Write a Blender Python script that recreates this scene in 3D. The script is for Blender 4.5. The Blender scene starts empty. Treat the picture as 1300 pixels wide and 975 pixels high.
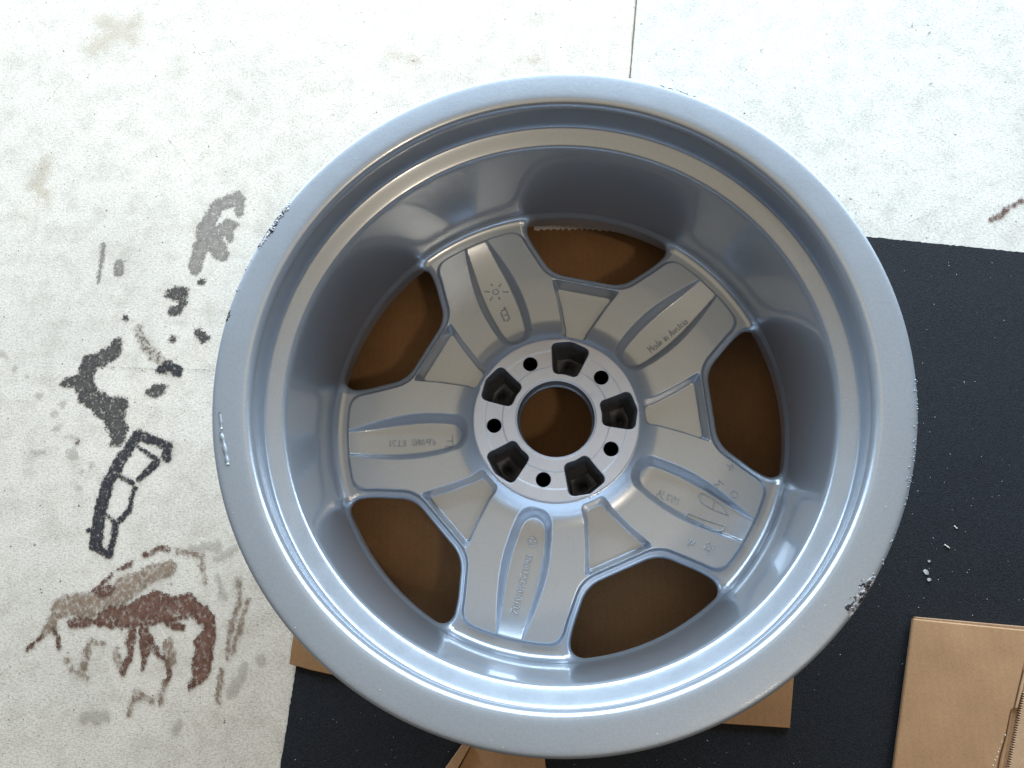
import bpy, bmesh, math, random
import numpy as np
from mathutils import Vector, Matrix, noise as mnoise

random.seed(7); rng = np.random.default_rng(7)
sc = bpy.context.scene
COL = sc.collection
K = 0.001049            # millimetres of the camera fit -> metres (bolt circle = 112 mm)
ZG = -245.0             # concrete level
ZM = -238.0             # top of the mat
ZC = -233.5             # top of the cardboard the wheel lies on
CAM = np.array([5.5003, -125.7586, 488.0031]); CROT = (0.2432, 0.0683, 0.0); FPX = 950.0

# ------------------------------------------------------------------ camera, world, lamps, exposure
cam = bpy.data.cameras.new("camera"); co = bpy.data.objects.new("camera", cam); COL.objects.link(co)
co.location = (CAM[0]*K, CAM[1]*K, (CAM[2]-ZG)*K); co.rotation_euler = CROT
cam.sensor_width = 36.0; cam.lens = FPX/1300.0*36.0; cam.clip_start = 0.01; cam.clip_end = 50
sc.camera = co

world = bpy.data.worlds.new("World"); sc.world = world; world.use_nodes = True
bg = world.node_tree.nodes["Background"]
bg.inputs[0].default_value = (0.80, 0.86, 1.0, 1); bg.inputs[1].default_value = 0.06

def area(name, loc, target, sx, sy, power, color):
    l = bpy.data.lights.new(name, 'AREA'); l.shape = 'RECTANGLE'; l.size = sx; l.size_y = sy
    l.energy = power; l.color = color
    o = bpy.data.objects.new(name, l); COL.objects.link(o); o.location = loc
    o.rotation_euler = (Vector(target)-Vector(loc)).to_track_quat('-Z', 'Y').to_euler()
    return o
# daylight through the open garage door, beyond the top of the picture
area("door_daylight", (0.15, 1.70, 0.88), (0.15, 0.0, 0.82), 4.6, 1.60, 222, (0.755, 0.895, 1.0))
# light coming back from the tan garage ceiling overhead
area("ceiling_glow", (0.0, -0.35, 2.7), (0, -0.35, 0), 3.6, 3.2, 21.0, (1.0, 0.79, 0.50))
# small bulb under the garage ceiling
area("ceiling_bulb", (0.75, -0.75, 2.1), (0, 0, 0), 0.16, 0.16, 6.0, (1.0, 0.80, 0.58))

vs = sc.view_settings
vs.view_transform = 'Standard'; vs.look = 'None'; vs.exposure = 0.0; vs.gamma = 1.0; vs.use_curve_mapping = False
sc.cycles.max_bounces = 10; sc.cycles.glossy_bounces = 6; sc.cycles.transparent_max_bounces = 24

# ------------------------------------------------------------------ helpers
def rot3(ax, ay, az):
    cx, sx = math.cos(ax), math.sin(ax); cy, sy = math.cos(ay), math.sin(ay)
    Rx = np.array([[1,0,0],[0,cx,-sx],[0,sx,cx]]); Ry = np.array([[cy,0,sy],[0,1,0],[-sy,0,cy]])
    return Ry @ Rx
CR = rot3(*CROT)
def px(x, y, z):
    """a pixel of the photograph meets the level z (fit millimetres)"""
    d = CR @ np.array([(x-650)/FPX, -(y-487.5)/FPX, -1.0])
    return CAM + (z-CAM[2])/d[2]*d
def ss(t):
    t = np.clip(t, 0, 1); return t*t*(3-2*t)
def smin(a, b, k):
    h = np.maximum(k-np.abs(a-b), 0)/k
    return np.minimum(a, b) - h*h*k*0.25

def link(name, me, mat=None, parent=None):
    o = bpy.data.objects.new(name, me); COL.objects.link(o)
    if mat: me.materials.append(mat) if not me.materials else None
    if parent: o.parent = parent
    return o
def mesh(name, V, F, z0=ZG, smooth=True):
    V = np.asarray(V, float)
    W = V*K; W[:, 2] = (V[:, 2]-z0)*K
    me = bpy.data.meshes.new(name); me.from_pydata(W.tolist(), [], F); me.update()
    if smooth: me.polygons.foreach_set("use_smooth", [True]*len(me.polygons))
    return me
def tag(o, label=None, cat=None, group=None, kind=None):
    if label: o["label"] = label
    if cat: o["category"] = cat
    if group: o["group"] = group
    if kind: o["kind"] = kind
    return o
def empty(name, z):
    o = bpy.data.objects.new(name, None); COL.objects.link(o); o.location = (0, 0, (z-ZG)*K); o.empty_display_size = .05
    return o

def new_mat(name):
    m = bpy.data.materials.new(name); m.use_nodes = True
    nt = m.node_tree; return m, nt, nt.nodes["Principled BSDF"]
def N(nt, t, **kw):
    n = nt.nodes.new(t)
    for k, v in kw.items():
        if hasattr(n, k) and not k[0].isupper(): setattr(n, k, v)
    return n
def coords(nt, scale=(1,1,1), rot=(0,0,0)):
    tc = N(nt, "ShaderNodeTexCoord"); mp = N(nt, "ShaderNodeMapping")
    mp.inputs["Scale"].default_value = scale; mp.inputs["Rotation"].default_value = rot
    nt.links.new(tc.outputs["Object"], mp.inputs[0]); return mp.outputs[0]
def noise(nt, vec, scale, detail=3, rough=.55):
    n = N(nt, "ShaderNodeTexNoise"); n.inputs["Scale"].default_value = scale; n.inputs["Detail"].default_value = detail
    n.inputs["Roughness"].default_value = rough; nt.links.new(vec, n.inputs["Vector"]); return n.outputs["Fac"]
def ramp(nt, fac, stops):
    r = N(nt, "ShaderNodeValToRGB"); e = r.color_ramp.elements
    while len(e) < len(stops): e.new(0.5)
    for el, (p, c) in zip(e, stops):
        el.position = p; el.color = (*c, 1) if len(c) == 3 else c
    nt.links.new(fac, r.inputs[0]); return r.outputs[0]
def mix(nt, fac, a, b, mode='MIX'):
    m = N(nt, "ShaderNodeMix"); m.data_type = 'RGBA'; m.blend_type = mode
    for s, v in ((m.inputs[0], fac), (m.inputs[6], a), (m.inputs[7], b)):
        if hasattr(v, "links"): nt.links.new(v, s)
        elif isinstance(v, (int, float)): s.default_value = v
        else: s.default_value = (*v, 1)
    return m.outputs[2]
def maths(nt, op, a, b=None, c=None):
    m = N(nt, "ShaderNodeMath"); m.operation = op
    for i, v in enumerate((a, b, c)):
        if v is None: continue
        if hasattr(v, "links"): nt.links.new(v, m.inputs[i])
        else: m.inputs[i].default_value = v
    return m.outputs[0]
def bump(nt, b, h, strength, dist):
    n = N(nt, "ShaderNodeBump"); n.inputs["Strength"].default_value = strength; n.inputs["Distance"].default_value = dist
    nt.links.new(h, n.inputs["Height"]); nt.links.new(n.outputs[0], b.inputs["Normal"])

# ------------------------------------------------------------------ materials
def mat_concrete(name, tint):
    m, nt, b = new_mat(name); c = coords(nt)
    big = noise(nt, c, 5, 5, .6); mid = noise(nt, c, 38, 5, .65); fine = noise(nt, c, 420, 4, .7)
    streak = noise(nt, coords(nt, (260, 900, 1), (0, 0, math.radians(28))), 1.0, 3, .6)
    streak2 = noise(nt, coords(nt, (1100, 240, 1), (0, 0, math.radians(35))), 1.0, 2, .6)
    base = ramp(nt, big, [(.30, tuple(v*.90 for v in tint)), (.52, tint), (.7, tuple(min(1, v*1.06) for v in tint))])
    warm = ramp(nt, noise(nt, coords(nt, (1, 1, 1), (0, 0, 1)), 9, 6, .68), [(.56, (0, 0, 0)), (.74, (1, 1, 1))])
    base = mix(nt, maths(nt, 'MULTIPLY', warm, .28), base, (tint[0]*.83, tint[1]*.74, tint[2]*.60))
    base = mix(nt, 1.0, base, ramp(nt, mid, [(.28, (.80, .79, .77)), (.55, (1, 1, 1)), (.75, (1.0, 1.0, 1.0))]), 'MULTIPLY')
    base = mix(nt, .75, base, ramp(nt, streak, [(.32, (.70, .69, .67)), (.52, (1, 1, 1))]), 'MULTIPLY')
    base = mix(nt, .75, base, ramp(nt, streak2, [(.30, (.80, .79, .78)), (.5, (1, 1, 1))]), 'MULTIPLY')
    base = mix(nt, .8, base, ramp(nt, fine, [(.30, (.58, .57, .55)), (.52, (1, 1, 1))]), 'MULTIPLY')
    pores = ramp(nt, noise(nt, c, 190, 2, .4), [(.235, (.30, .27, .24)), (.265, (1, 1, 1))])
    base = mix(nt, 1.0, base, pores, 'MULTIPLY')
    nt.links.new(base, b.inputs["Base Color"]); b.inputs["Roughness"].default_value = .78
    b.inputs["Specular IOR Level"].default_value = .3
    bump(nt, b, maths(nt, 'ADD', fine, streak), .35, .0006)
    return m
M_CONC_L = mat_concrete("concrete_warm", (.69, .652, .592))
M_CONC_R = mat_concrete("concrete_pale", (.66, .655, .63))

def mat_stain(name, c1, c2, alpha, soft=2.0, amp=7.0, holes=.0, scale=130, bias=1.6, halo=0.0):
    """flat mark: attribute sd holds the distance (mm) inside its outline; noise frays the edge and thins the inside"""
    m, nt, b = new_mat(name); c = coords(nt)
    at = N(nt, "ShaderNodeAttribute"); at.attribute_name = "sd"
    n1 = noise(nt, c, scale, 5, .65); n2 = noise(nt, c, 520, 3, .7); n3 = noise(nt, c, 950, 2, .6)
    e = maths(nt, 'ADD', maths(nt, 'ADD', at.outputs["Fac"], bias), maths(nt, 'MULTIPLY', maths(nt, 'SUBTRACT', n1, .5), amp*1.15))
    e = maths(nt, 'ADD', e, maths(nt, 'MULTIPLY', maths(nt, 'SUBTRACT', n2, .5), amp*1.9))
    a = maths(nt, 'DIVIDE', e, soft); a.node.use_clamp = True
    hole = ramp(nt, maths(nt, 'ADD', maths(nt, 'MULTIPLY', noise(nt, c, 240, 4, .7), .55), maths(nt, 'MULTIPLY', n2, .45)), [(.66-holes, (1, 1, 1)), (.72-holes, (.22,)*3)]) if holes > 0 else None
    a = maths(nt, 'MULTIPLY', a, alpha)
    if hole is not None: a = maths(nt, 'MULTIPLY', a, hole)
    if halo > 0:
        hz = maths(nt, 'DIVIDE', maths(nt, 'ADD', at.outputs["Fac"], maths(nt, 'ADD', maths(nt, 'MULTIPLY', n1, 8.0), 0.5)), 12.0); hz.node.use_clamp = True
        a = maths(nt, 'MAXIMUM', a, maths(nt, 'MULTIPLY', hz, halo))
    nt.links.new(a, b.inputs["Alpha"])
    edge = maths(nt, 'DIVIDE', e, 5.0); edge.node.use_clamp = True
    inner = mix(nt, ramp(nt, n1, [(.35, (0, 0, 0)), (.65, (1, 1, 1))]), c1, c2)
    nt.links.new(mix(nt, edge, tuple(v*.8 for v in c1), inner), b.inputs["Base Color"])
    b.inputs["Roughness"].default_value = .7; b.inputs["Specular IOR Level"].default_value = .25
    return m
S_DARK = mat_stain("tar_mark", (.045, .042, .042), (.085, .078, .074), .95, .8, 7, .14, bias=2.6, halo=.16)
S_BLACK = mat_stain("black_paint_mark", (.018, .019, .026), (.042, .042, .05), .92, 1.0, 4.0, .13, bias=.7, halo=.16)
S_GREY = mat_stain("grey_mark", (.20, .185, .17), (.28, .26, .235), .78, 1.2, 6, .14, bias=2.2, halo=.16)
S_BROWN = mat_stain("brown_mark", (.11, .075, .05), (.17, .13, .10), .85, 2.0, 6, .22, halo=.16)
S_RUST = mat_stain("rust_mark", (.10, .040, .026), (.19, .10, .075), .95, .7, 4.5, .155, bias=.7, halo=.16)
S_TAN = mat_stain("tan_mark", (.21, .14, .095), (.30, .22, .16), .80, .9, 6, .175, bias=.6, halo=.16)
S_DROP = mat_stain("damp_spot", (.36, .335, .285), (.42, .395, .34), .36, 2.6, 5, .02, bias=.4)
S_FAINT = mat_stain("faint_tan_patch", (.46, .37, .27), (.56, .48, .38), .36, 14, 24, .0, 60)
S_HAIR = mat_stain("hairline", (.18, .15, .12), (.28, .24, .20), .7, .7, 1.6, .05, bias=-.15)

def mat_paint(name, metal, rough, coat, dark, light, mid1, mid2, peel_s):
    m, nt, b = new_mat(name); c = coords(nt)
    fl = N(nt, "ShaderNodeTexVoronoi"); fl.inputs["Scale"].default_value = 1900; nt.links.new(c, fl.inputs["Vector"])
    fine = noise(nt, c, 900, 2, .5); peel = noise(nt, c, 330, 2, .5); big = noise(nt, c, 9, 3, .5)
    flake = ramp(nt, fl.outputs["Color"], [(.1, dark), (.9, light)])
    col = mix(nt, .4, flake, ramp(nt, big, [(.3, mid1), (.7, mid2)]))
    nt.links.new(col, b.inputs["Base Color"]); b.inputs["Metallic"].default_value = metal
    nt.links.new(ramp(nt, noise(nt, c, 55, 4, .6), [(.3, (rough-.02,)*3), (.7, (rough+.03,)*3)]), b.inputs["Roughness"])
    b.inputs["Coat Weight"].default_value = coat; b.inputs["Coat Roughness"].default_value = .05
    bump(nt, b, maths(nt, 'ADD', maths(nt, 'MULTIPLY', fine, .35), peel), peel_s, .00018)
    return m
M_PAINT = mat_paint("silver_paint", .60, .30, .75, (.38, .435, .515), (.48, .54, .62), (.41, .465, .54), (.45, .505, .585), .15)
M_LIP = mat_paint("satin_flange_paint", .38, .42, .06, (.265, .315, .385), (.355, .405, .475), (.295, .345, .415), (.33, .38, .45), .30)

def mat_hub():
    m, nt, b = new_mat("satin_hub_paint"); c = coords(nt)
    fine = noise(nt, c, 1100, 3, .6); big = noise(nt, c, 45, 4, .6)
    col = mix(nt, .5, ramp(nt, fine, [(.3, (.46, .495, .57)), (.7, (.66, .69, .77))]), ramp(nt, big, [(.3, (.52, .55, .625)), (.7, (.61, .64, .71))]))
    nt.links.new(col, b.inputs["Base Color"]); b.inputs["Metallic"].default_value = .45
    b.inputs["Roughness"].default_value = .52
    bump(nt, b, fine, .25, .0003)
    return m
M_HUB = mat_hub()

def mat_simple(name, col, rough, metal=0.0, var=.15, scale=120, spec=.4, bmp=.1):
    m, nt, b = new_mat(name); c = coords(nt); n = noise(nt, c, scale, 4, .6)
    nt.links.new(ramp(nt, n, [(.3, tuple(v*(1-var) for v in col)), (.7, tuple(min(1, v*(1+var)) for v in col))]), b.inputs["Base Color"])
    b.inputs["Roughness"].default_value = rough; b.inputs["Metallic"].default_value = metal; b.inputs["Specular IOR Level"].default_value = spec
    bump(nt, b, n, bmp, .0004)
    return m
M_POCKET = mat_simple("pocket_dark_grey", (.115, .128, .152), .5, .3, .25, 200, .3)  # hub pocket linings, a darker grey than the pad
M_BORE = mat_simple("bare_bore_metal", (.16, .17, .20), .42, .6, .15, 300)
M_GOUGE = None
def mat_gouge():
    m, nt, b = new_mat("chipped_metal"); c = coords(nt)
    n = noise(nt, c, 260, 4, .7); f = noise(nt, c, 900, 2, .6)
    nt.links.new(ramp(nt, n, [(.32, (.012, .012, .018)), (.45, (.03, .03, .04)), (.50, (.26, .28, .32)), (.60, (.50, .53, .58)), (.75, (.22, .25, .29))]), b.inputs["Base Color"])
    b.inputs["Metallic"].default_value = .3; b.inputs["Roughness"].default_value = .45
    bump(nt, b, maths(nt, 'ADD', n, f), .6, .0007)
    return m
M_GOUGE = mat_gouge()

def mat_mat():
    m, nt, b = new_mat("crumb_rubber"); c = coords(nt)
    v = N(nt, "ShaderNodeTexVoronoi"); v.inputs["Scale"].default_value = 760; nt.links.new(c, v.inputs["Vector"])
    n = noise(nt, c, 800, 3, .7); big = noise(nt, c, 12, 3, .6)
    col = mix(nt, .55, ramp(nt, v.outputs["Color"], [(.15, (.003, .004, .007)), (.85, (.028, .034, .046))]), ramp(nt, n, [(.38, (.002, .003, .005)), (.66, (.040, .047, .060))]))
    col = mix(nt, .4, col, ramp(nt, big, [(.3, (.005, .007, .01)), (.7, (.009, .012, .017))]))
    nt.links.new(col, b.inputs["Base Color"]); b.inputs["Roughness"].default_value = .8; b.inputs["Specular IOR Level"].default_value = .22
    bump(nt, b, maths(nt, 'ADD', maths(nt, 'MULTIPLY', v.outputs["Distance"], .35), n), .6, .0007)
    return m
M_MAT = mat_mat()

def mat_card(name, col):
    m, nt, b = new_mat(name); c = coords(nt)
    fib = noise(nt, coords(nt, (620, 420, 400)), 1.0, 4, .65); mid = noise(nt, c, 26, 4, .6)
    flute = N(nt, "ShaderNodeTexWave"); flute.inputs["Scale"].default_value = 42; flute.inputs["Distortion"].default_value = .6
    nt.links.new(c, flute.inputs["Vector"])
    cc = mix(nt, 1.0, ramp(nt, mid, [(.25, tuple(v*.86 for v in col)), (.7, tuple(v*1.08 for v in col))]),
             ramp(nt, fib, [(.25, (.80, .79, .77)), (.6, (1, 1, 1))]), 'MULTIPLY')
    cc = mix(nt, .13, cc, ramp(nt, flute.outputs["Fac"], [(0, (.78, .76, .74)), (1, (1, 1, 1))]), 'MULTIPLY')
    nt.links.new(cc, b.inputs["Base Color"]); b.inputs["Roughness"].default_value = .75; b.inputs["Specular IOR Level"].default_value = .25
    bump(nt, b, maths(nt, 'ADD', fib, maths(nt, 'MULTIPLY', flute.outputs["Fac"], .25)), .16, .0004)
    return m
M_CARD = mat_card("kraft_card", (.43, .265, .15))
M_CARD_SHADED = mat_card("kraft_card_shaded", (.30, .168, .08))  # same card darkened: the dimness under the wheel is put into its colour
M_CARD_EDGE = mat_card("kraft_card_edge", (.36, .23, .14))
M_PALE_CARD = mat_card("kraft_card_pale", (.50, .34, .22))
M_TORN = mat_simple("torn_paper", (.74, .73, .72), .9, 0, .2, 500, .2, .8)
M_GRIT = mat_simple("dark_grit", (.05, .04, .035), .9)
M_FLECK = mat_simple("pale_fleck", (.36, .38, .40), .6, 0, .4, 90)
M_LINT = mat_simple("white_lint", (.75, .74, .70), .9)
M_JOINT = mat_simple("joint_filler", (.26, .21, .16), .95)

# ------------------------------------------------------------------ setting: concrete slabs, joint, stains
ja, jb = px(808, 0, ZG)[:2], px(800, 95, ZG)[:2]
jd = (jb-ja)/np.linalg.norm(jb-ja); jn = np.array([-jd[1], jd[0]])
if jn[0] < 0: jn = -jn                      # jn points to the right of the picture
def slab(side):
    n = 640; ts = np.linspace(-1050, 1900, n)
    wob = np.array([mnoise.noise((t*.03, side*7.1, 0))*.55 + mnoise.noise((t*.3, side*3.1, 4))*.35 for t in ts])
    inner = ja[None]+jd[None]*ts[:, None]+jn[None]*(side*(.8+wob*.9))[:, None]
    lip = inner+jn[None]*side*1.6
    far = inner+jn[None]*side*2600
    V = [(*p, ZG-14) for p in inner]+[(*p, ZG-1.6) for p in inner]+[(*p, ZG) for p in lip]+[(*p, ZG) for p in far]
    F = []
    for k in range(3):
        for i in range(n-1):
            q = [k*n+i, k*n+i+1, (k+1)*n+i+1, (k+1)*n+i]
            F.append(q if side > 0 else q[::-1])
    me = mesh("concrete_slab", V, F, smooth=False)
    o = link("concrete_floor", me, M_CONC_R if side > 0 else M_CONC_L)
    bm = bmesh.new(); bm.from_mesh(me); bmesh.ops.recalc_face_normals(bm, faces=bm.faces)
    up = sum(f.normal.z*f.calc_area() for f in bm.faces)
    if up < 0: bmesh.ops.reverse_faces(bm, faces=bm.faces)
    bm.to_mesh(me); bm.free()
    return tag(o, "weathered pale concrete slab " + ("beside the black mat, right of the joint" if side > 0 else "with dark and rusty stains"), kind="structure")
slab_l, slab_r = slab(-1), slab(1)
o = link("joint_filler", mesh("joint_filler", [(*(ja+jd*a+jn*b), ZG-3.2) for a, b in ((-1050, -6), (-1050, 6), (1900, 6), (1900, -6))], [[0, 1, 2, 3]]), M_JOINT, slab_l)

stain_n = [0]
def stain(mat, strokes, org=(0, 0), s=1.0, parent=None, name="stain", step=1.6, margin=9, warp=1.0, label=None):
    """strokes: (x0,y0,x1,y1,halfwidth[,halfwidth2]) in zoom pixels -> flat mark on the slab"""
    segs = []
    for st in strokes:
        x0, y0, x1, y1, w0 = st[:5]; w1 = st[5] if len(st) > 5 else w0
        a = px(org[0]+x0/s, org[1]+y0/s, ZG)[:2]; b = px(org[0]+x1/s, org[1]+y1/s, ZG)[:2]
        f = 0.772/s                                   # mm per zoom pixel at floor level
        segs.append((a, b, w0*f, w1*f))
    P = np.array([p for a, b, w0, w1 in segs for p in (a, b)]); W = max(max(q[2], q[3]) for q in segs)+margin
    lo, hi = P.min(0)-W, P.max(0)+W
    nx, ny = max(4, int((hi[0]-lo[0])/step)), max(4, int((hi[1]-lo[1])/step))
    X, Y = np.meshgrid(np.linspace(lo[0], hi[0], nx), np.linspace(lo[1], hi[1], ny))
    D = np.full(X.shape, -1e9)
    wa_ = min(1.0, W/12.0)*float(warp)
    if wa_ > 0:
        nv = np.vectorize(lambda u, v, o_: mnoise.noise((u*.065, v*.065, o_))*3.4+mnoise.noise((u*.19, v*.19, o_+5))*1.7)
        X0, Y0 = X, Y; X = X0+nv(X0, Y0, 1.3)*wa_; Y = Y0+nv(X0, Y0, 8.7)*wa_
    for a, b, w0, w1 in segs:
        d = b-a; L = max(1e-6, d@d); t = np.clip(((X-a[0])*d[0]+(Y-a[1])*d[1])/L, 0, 1)
        D = np.maximum(D, w0+(w1-w0)*t-np.hypot(X-a[0]-t*d[0], Y-a[1]-t*d[1]))
    keep = D > -margin
    q = keep[:-1, :-1] | keep[1:, :-1] | keep[:-1, 1:] | keep[1:, 1:]
    idx = np.arange(nx*ny).reshape(ny, nx)
    F = np.stack([idx[:-1, :-1][q], idx[:-1, 1:][q], idx[1:, 1:][q], idx[1:, :-1][q]], 1)
    used = np.unique(F); remap = np.full(nx*ny, -1); remap[used] = np.arange(len(used))
    stain_n[0] += 1
    z = ZG+.12+.045*stain_n[0]
    if wa_ > 0: X, Y = X0, Y0
    V = np.stack([X.ravel()[used], Y.ravel()[used], np.full(len(used), z)], 1)
    me = mesh(name, V, remap[F].tolist(), smooth=False)
    at = me.attributes.new("sd", 'FLOAT', 'POINT'); at.data.foreach_set("value", D.ravel()[used].astype(np.float32))
    o = link(name, me, mat, parent or slab_l)
    if label: o["label"] = label
    return o
Z7, Z8, Z9 = (0, 180), (0, 420), (0, 640); S = 3.25
dot = lambda x, y, r: (x, y, x+.5, y, r)
stain(S_FAINT, [(190, 90, 150, 180, 50), (150, 180, 200, 240, 40), (230, 70, 180, 110, 22)], Z7, S, name="tan_patch")
stain(S_FAINT, [(130, 25, 170, 50, 18), (170, 30, 120, 60, 22)], (0, 0), 1, name="tan_patch")
stain(S_FAINT, [(498, 68, 530, 80, 12), (655, 76, 690, 76, 7)], (0, 0), 1, name="tan_patch")
stain(S_GREY, [(805, 520, 830, 440, 26), (830, 440, 850, 350, 30), (850, 350, 895, 270, 28), (895, 262, 985, 235, 24), (985, 240, 992, 290, 18),
               (850, 380, 915, 460, 30), (900, 378, 950, 345, 26), (948, 345, 948, 400, 14)], Z7, S, name="grey_smear", label="grey smear shaped like a letter A on the concrete")
stain(S_DARK, [(712, 620, 756, 626, 22), (712, 692, 735, 690, 17), dot(757, 665, 13), (818, 788, 842, 803, 15), dot(835, 578, 7), dot(717, 812, 9), dot(518, 732, 6)], Z7, S, name="tar_spots")
stain(S_GREY, [(495, 500, 490, 545, 16, 14), (428, 425, 400, 580, 5, 3)], Z7, S, name="grey_smear")
stain(S_DARK, [(478, 55, 468, 90, 20), (460, 95, 380, 125, 26), (380, 125, 350, 195, 30), (350, 200, 275, 215, 24, 14), (350, 215, 370, 270, 38),
               (370, 270, 440, 315, 38), (440, 315, 495, 300, 26), (470, 320, 485, 400, 38), (485, 400, 480, 440, 28)], Z8, S, name="tar_smear", label="ragged dark smear zigzagging over the concrete")
stain(S_BLACK, [(570, 430, 500, 530, 26), (500, 530, 440, 640, 26), (440, 640, 410, 770, 27), (410, 770, 398, 880, 26), (400, 890, 440, 922, 15),
                (570, 425, 690, 475, 18), (695, 475, 690, 525, 18), (570, 478, 660, 535, 7), (645, 545, 570, 615, 20, 9), (485, 598, 550, 630, 8),
                (555, 650, 535, 735, 10), (535, 735, 497, 780, 13), (445, 760, 480, 790, 8), (480, 805, 450, 925, 15), dot(370, 822, 11)], Z8, S, name="black_outline_mark", warp=.5, label="black spray outline of a brush like tool on the concrete")
stain(S_BROWN, [(568, 770, 600, 840, 16), (600, 840, 650, 890, 24), (640, 890, 690, 935, 28)], Z7, S, name="brown_smear")
stain(S_BLACK, [(690, 925, 735, 945, 22), (650, 940, 680, 945, 10)], Z7, S, name="tar_spots")
stain(S_DARK, [(635, 255, 665, 243, 19)], Z8, S, name="tar_spots")
stain(S_DROP, [dot(*q) for q in ((15, 100, 20), (60, 158, 16), (110, 187, 12), (163, 268, 22), (252, 298, 20), (228, 342, 14), (232, 395, 22), (298, 503, 32), (335, 578, 14), (375, 550, 16), (328, 645, 16), (300, 440, 12), (275, 440, 10))]+[(140, 505, 185, 503, 15)], Z8, S, name="damp_spots")
stain(S_RUST, [dot(323, 457, 11)], Z8, S, name="rust_spot")
stain(S_TAN, [(120, 600, 200, 510, 9), (200, 510, 260, 420, 22), (260, 425, 380, 405, 42), (350, 430, 560, 330, 46), (560, 320, 700, 262, 34)], Z9, S, name="brown_smear")
stain(S_RUST, [(385, 355, 465, 290, 8), (492, 266, 545, 238, 6), (592, 212, 640, 190, 8), (652, 180, 704, 195, 7), (405, 355, 465, 345, 12), (420, 375, 450, 372, 8), (118, 602, 170, 548, 6), (220, 515, 242, 585, 8)], Z9, S, name="rust_smear")
stain(S_RUST, [(302, 490, 520, 482, 16), (430, 468, 630, 405, 30), (520, 470, 690, 440, 44), (630, 380, 780, 398, 14), (690, 430, 780, 430, 40), (700, 492, 760, 498, 12),
               (780, 400, 850, 470, 30), (850, 470, 866, 560, 24), (848, 560, 830, 680, 38), (830, 680, 790, 745, 28, 14),
               (545, 510, 540, 600, 18), (540, 600, 512, 690, 17), (592, 520, 602, 600, 20), (600, 600, 590, 680, 14, 9), (612, 540, 680, 640, 8), (684, 640, 690, 680, 7), (692, 690, 685, 730, 12)], Z9, S, name="rust_smear", label="rust brown smear like a bird in flight on the concrete")
stain(S_TAN, [(735, 190, 840, 215, 10), (835, 215, 842, 325, 7), (380, 565, 430, 575, 8), (365, 575, 350, 670, 11), dot(277, 642, 9), (300, 675, 355, 720, 9), (480, 600, 490, 680, 10), (680, 740, 670, 810, 12),
              (560, 790, 530, 860, 11), (560, 785, 630, 805, 13), (700, 575, 702, 650, 22)], Z9, S, name="brown_smear")
stain(S_DROP, [(800, 180, 900, 172, 24), (900, 222, 970, 190, 18), (890, 300, 925, 380, 14), (1010, 670, 960, 770, 22), dot(990, 315, 20), dot(1075, 640, 25), dot(440, 875, 24), (350, 870, 400, 890, 22), (740, 900, 730, 940, 16)], Z9, S, name="damp_spots")
stain(S_TAN, [(985, 330, 980, 400, 8), (978, 410, 940, 625, 12, 9), (1018, 400, 962, 600, 9), (915, 685, 908, 810, 10)], Z9, S, name="brown_smear")
stain(S_RUST, [(1258, 278, 1281, 266, 3.5), (1281, 266, 1300, 255, 1.5)], (0, 0), 1, slab_r, name="rust_scuff")
# hairline scratches and cracks
hair = [(132, 466, 195, 469, .9), (195, 469, 272, 470, .9), (60, 130, 80, 104, .8), (210, 172, 236, 205, .8), (245, 55, 262, 82, .7), (292, 52, 306, 68, .7), (70, 686, 78, 672, .8), (0, 858, 15, 845, .8), (127, 925, 130, 918, .8), (10, 740, 14, 732, .7)]
stain(S_HAIR, hair, (0, 0), 1, name="hairline_crack", step=.8, margin=3, warp=0)
hair_r = [(1106, 94, 1130, 104, .8), (905, 85, 945, 114, .8), (1115, 167, 1134, 174, .8), (1146, 218, 1200, 214, .8), (1150, 284, 1190, 268, .8), (965, 65, 970, 62, 1.2), (1157, 35, 1158, 30, 1.2), (1178, 108, 1184, 106, 1.3), (1195, 158, 1188, 152, 1.2), (1178, 43, 1180, 42, 1.6)]
stain(S_HAIR, hair_r, (0, 0), 1, slab_r, name="hairline_crack", step=.8, margin=3, warp=0)

def flakes(name, pts, size, mat, parent, z0, lift=.3):
    V, F = [], []
    for (x, y, z) in pts:
        r = random.uniform(*size); n = random.choice((4, 5, 6)); a0 = random.random()*6.3; el = random.uniform(.35, 1.0)
        b = len(V); tx, ty = random.uniform(-.3, .3), random.uniform(-.3, .3)
        for i in range(n):
            a = a0+i*2*math.pi/n; rr = r*random.uniform(.65, 1.1); ca, sa = math.cos(a)*rr, math.sin(a)*rr*el
            V.append((x+ca*math.cos(a0)-sa*math.sin(a0), y+ca*math.sin(a0)+sa*math.cos(a0), z+.15+abs(tx*ca+ty*sa)))
        V.append((x, y, z+lift+r*.5)); c = len(V)-1
        for i in range(n): F.append([b+i, b+(i+1) % n, c])
    o = link(name, mesh(name, V, F, z0, False), mat, parent); o["kind"] = "stuff"
    return o
gp = []
for i in range(190):
    x, y = random.uniform(0, 1300), random.uniform(0, 960)
    if math.hypot((x-717)/450, (y-527)/438) < 1.0 or (x > 1090 and y > 290) or (x > 340 and y > 780): continue
    p = px(x, y, ZG); gp.append((p[0], p[1], ZG))
for q in ((75, 127), (113, 95), (26, 179), (175, 132), (68, 178), (98, 12), (120, 145)): p = px(*q, ZG); gp += [(p[0], p[1], ZG)]
flakes("grit", gp, (.35, 1.1), M_GRIT, slab_l, ZG)

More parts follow.
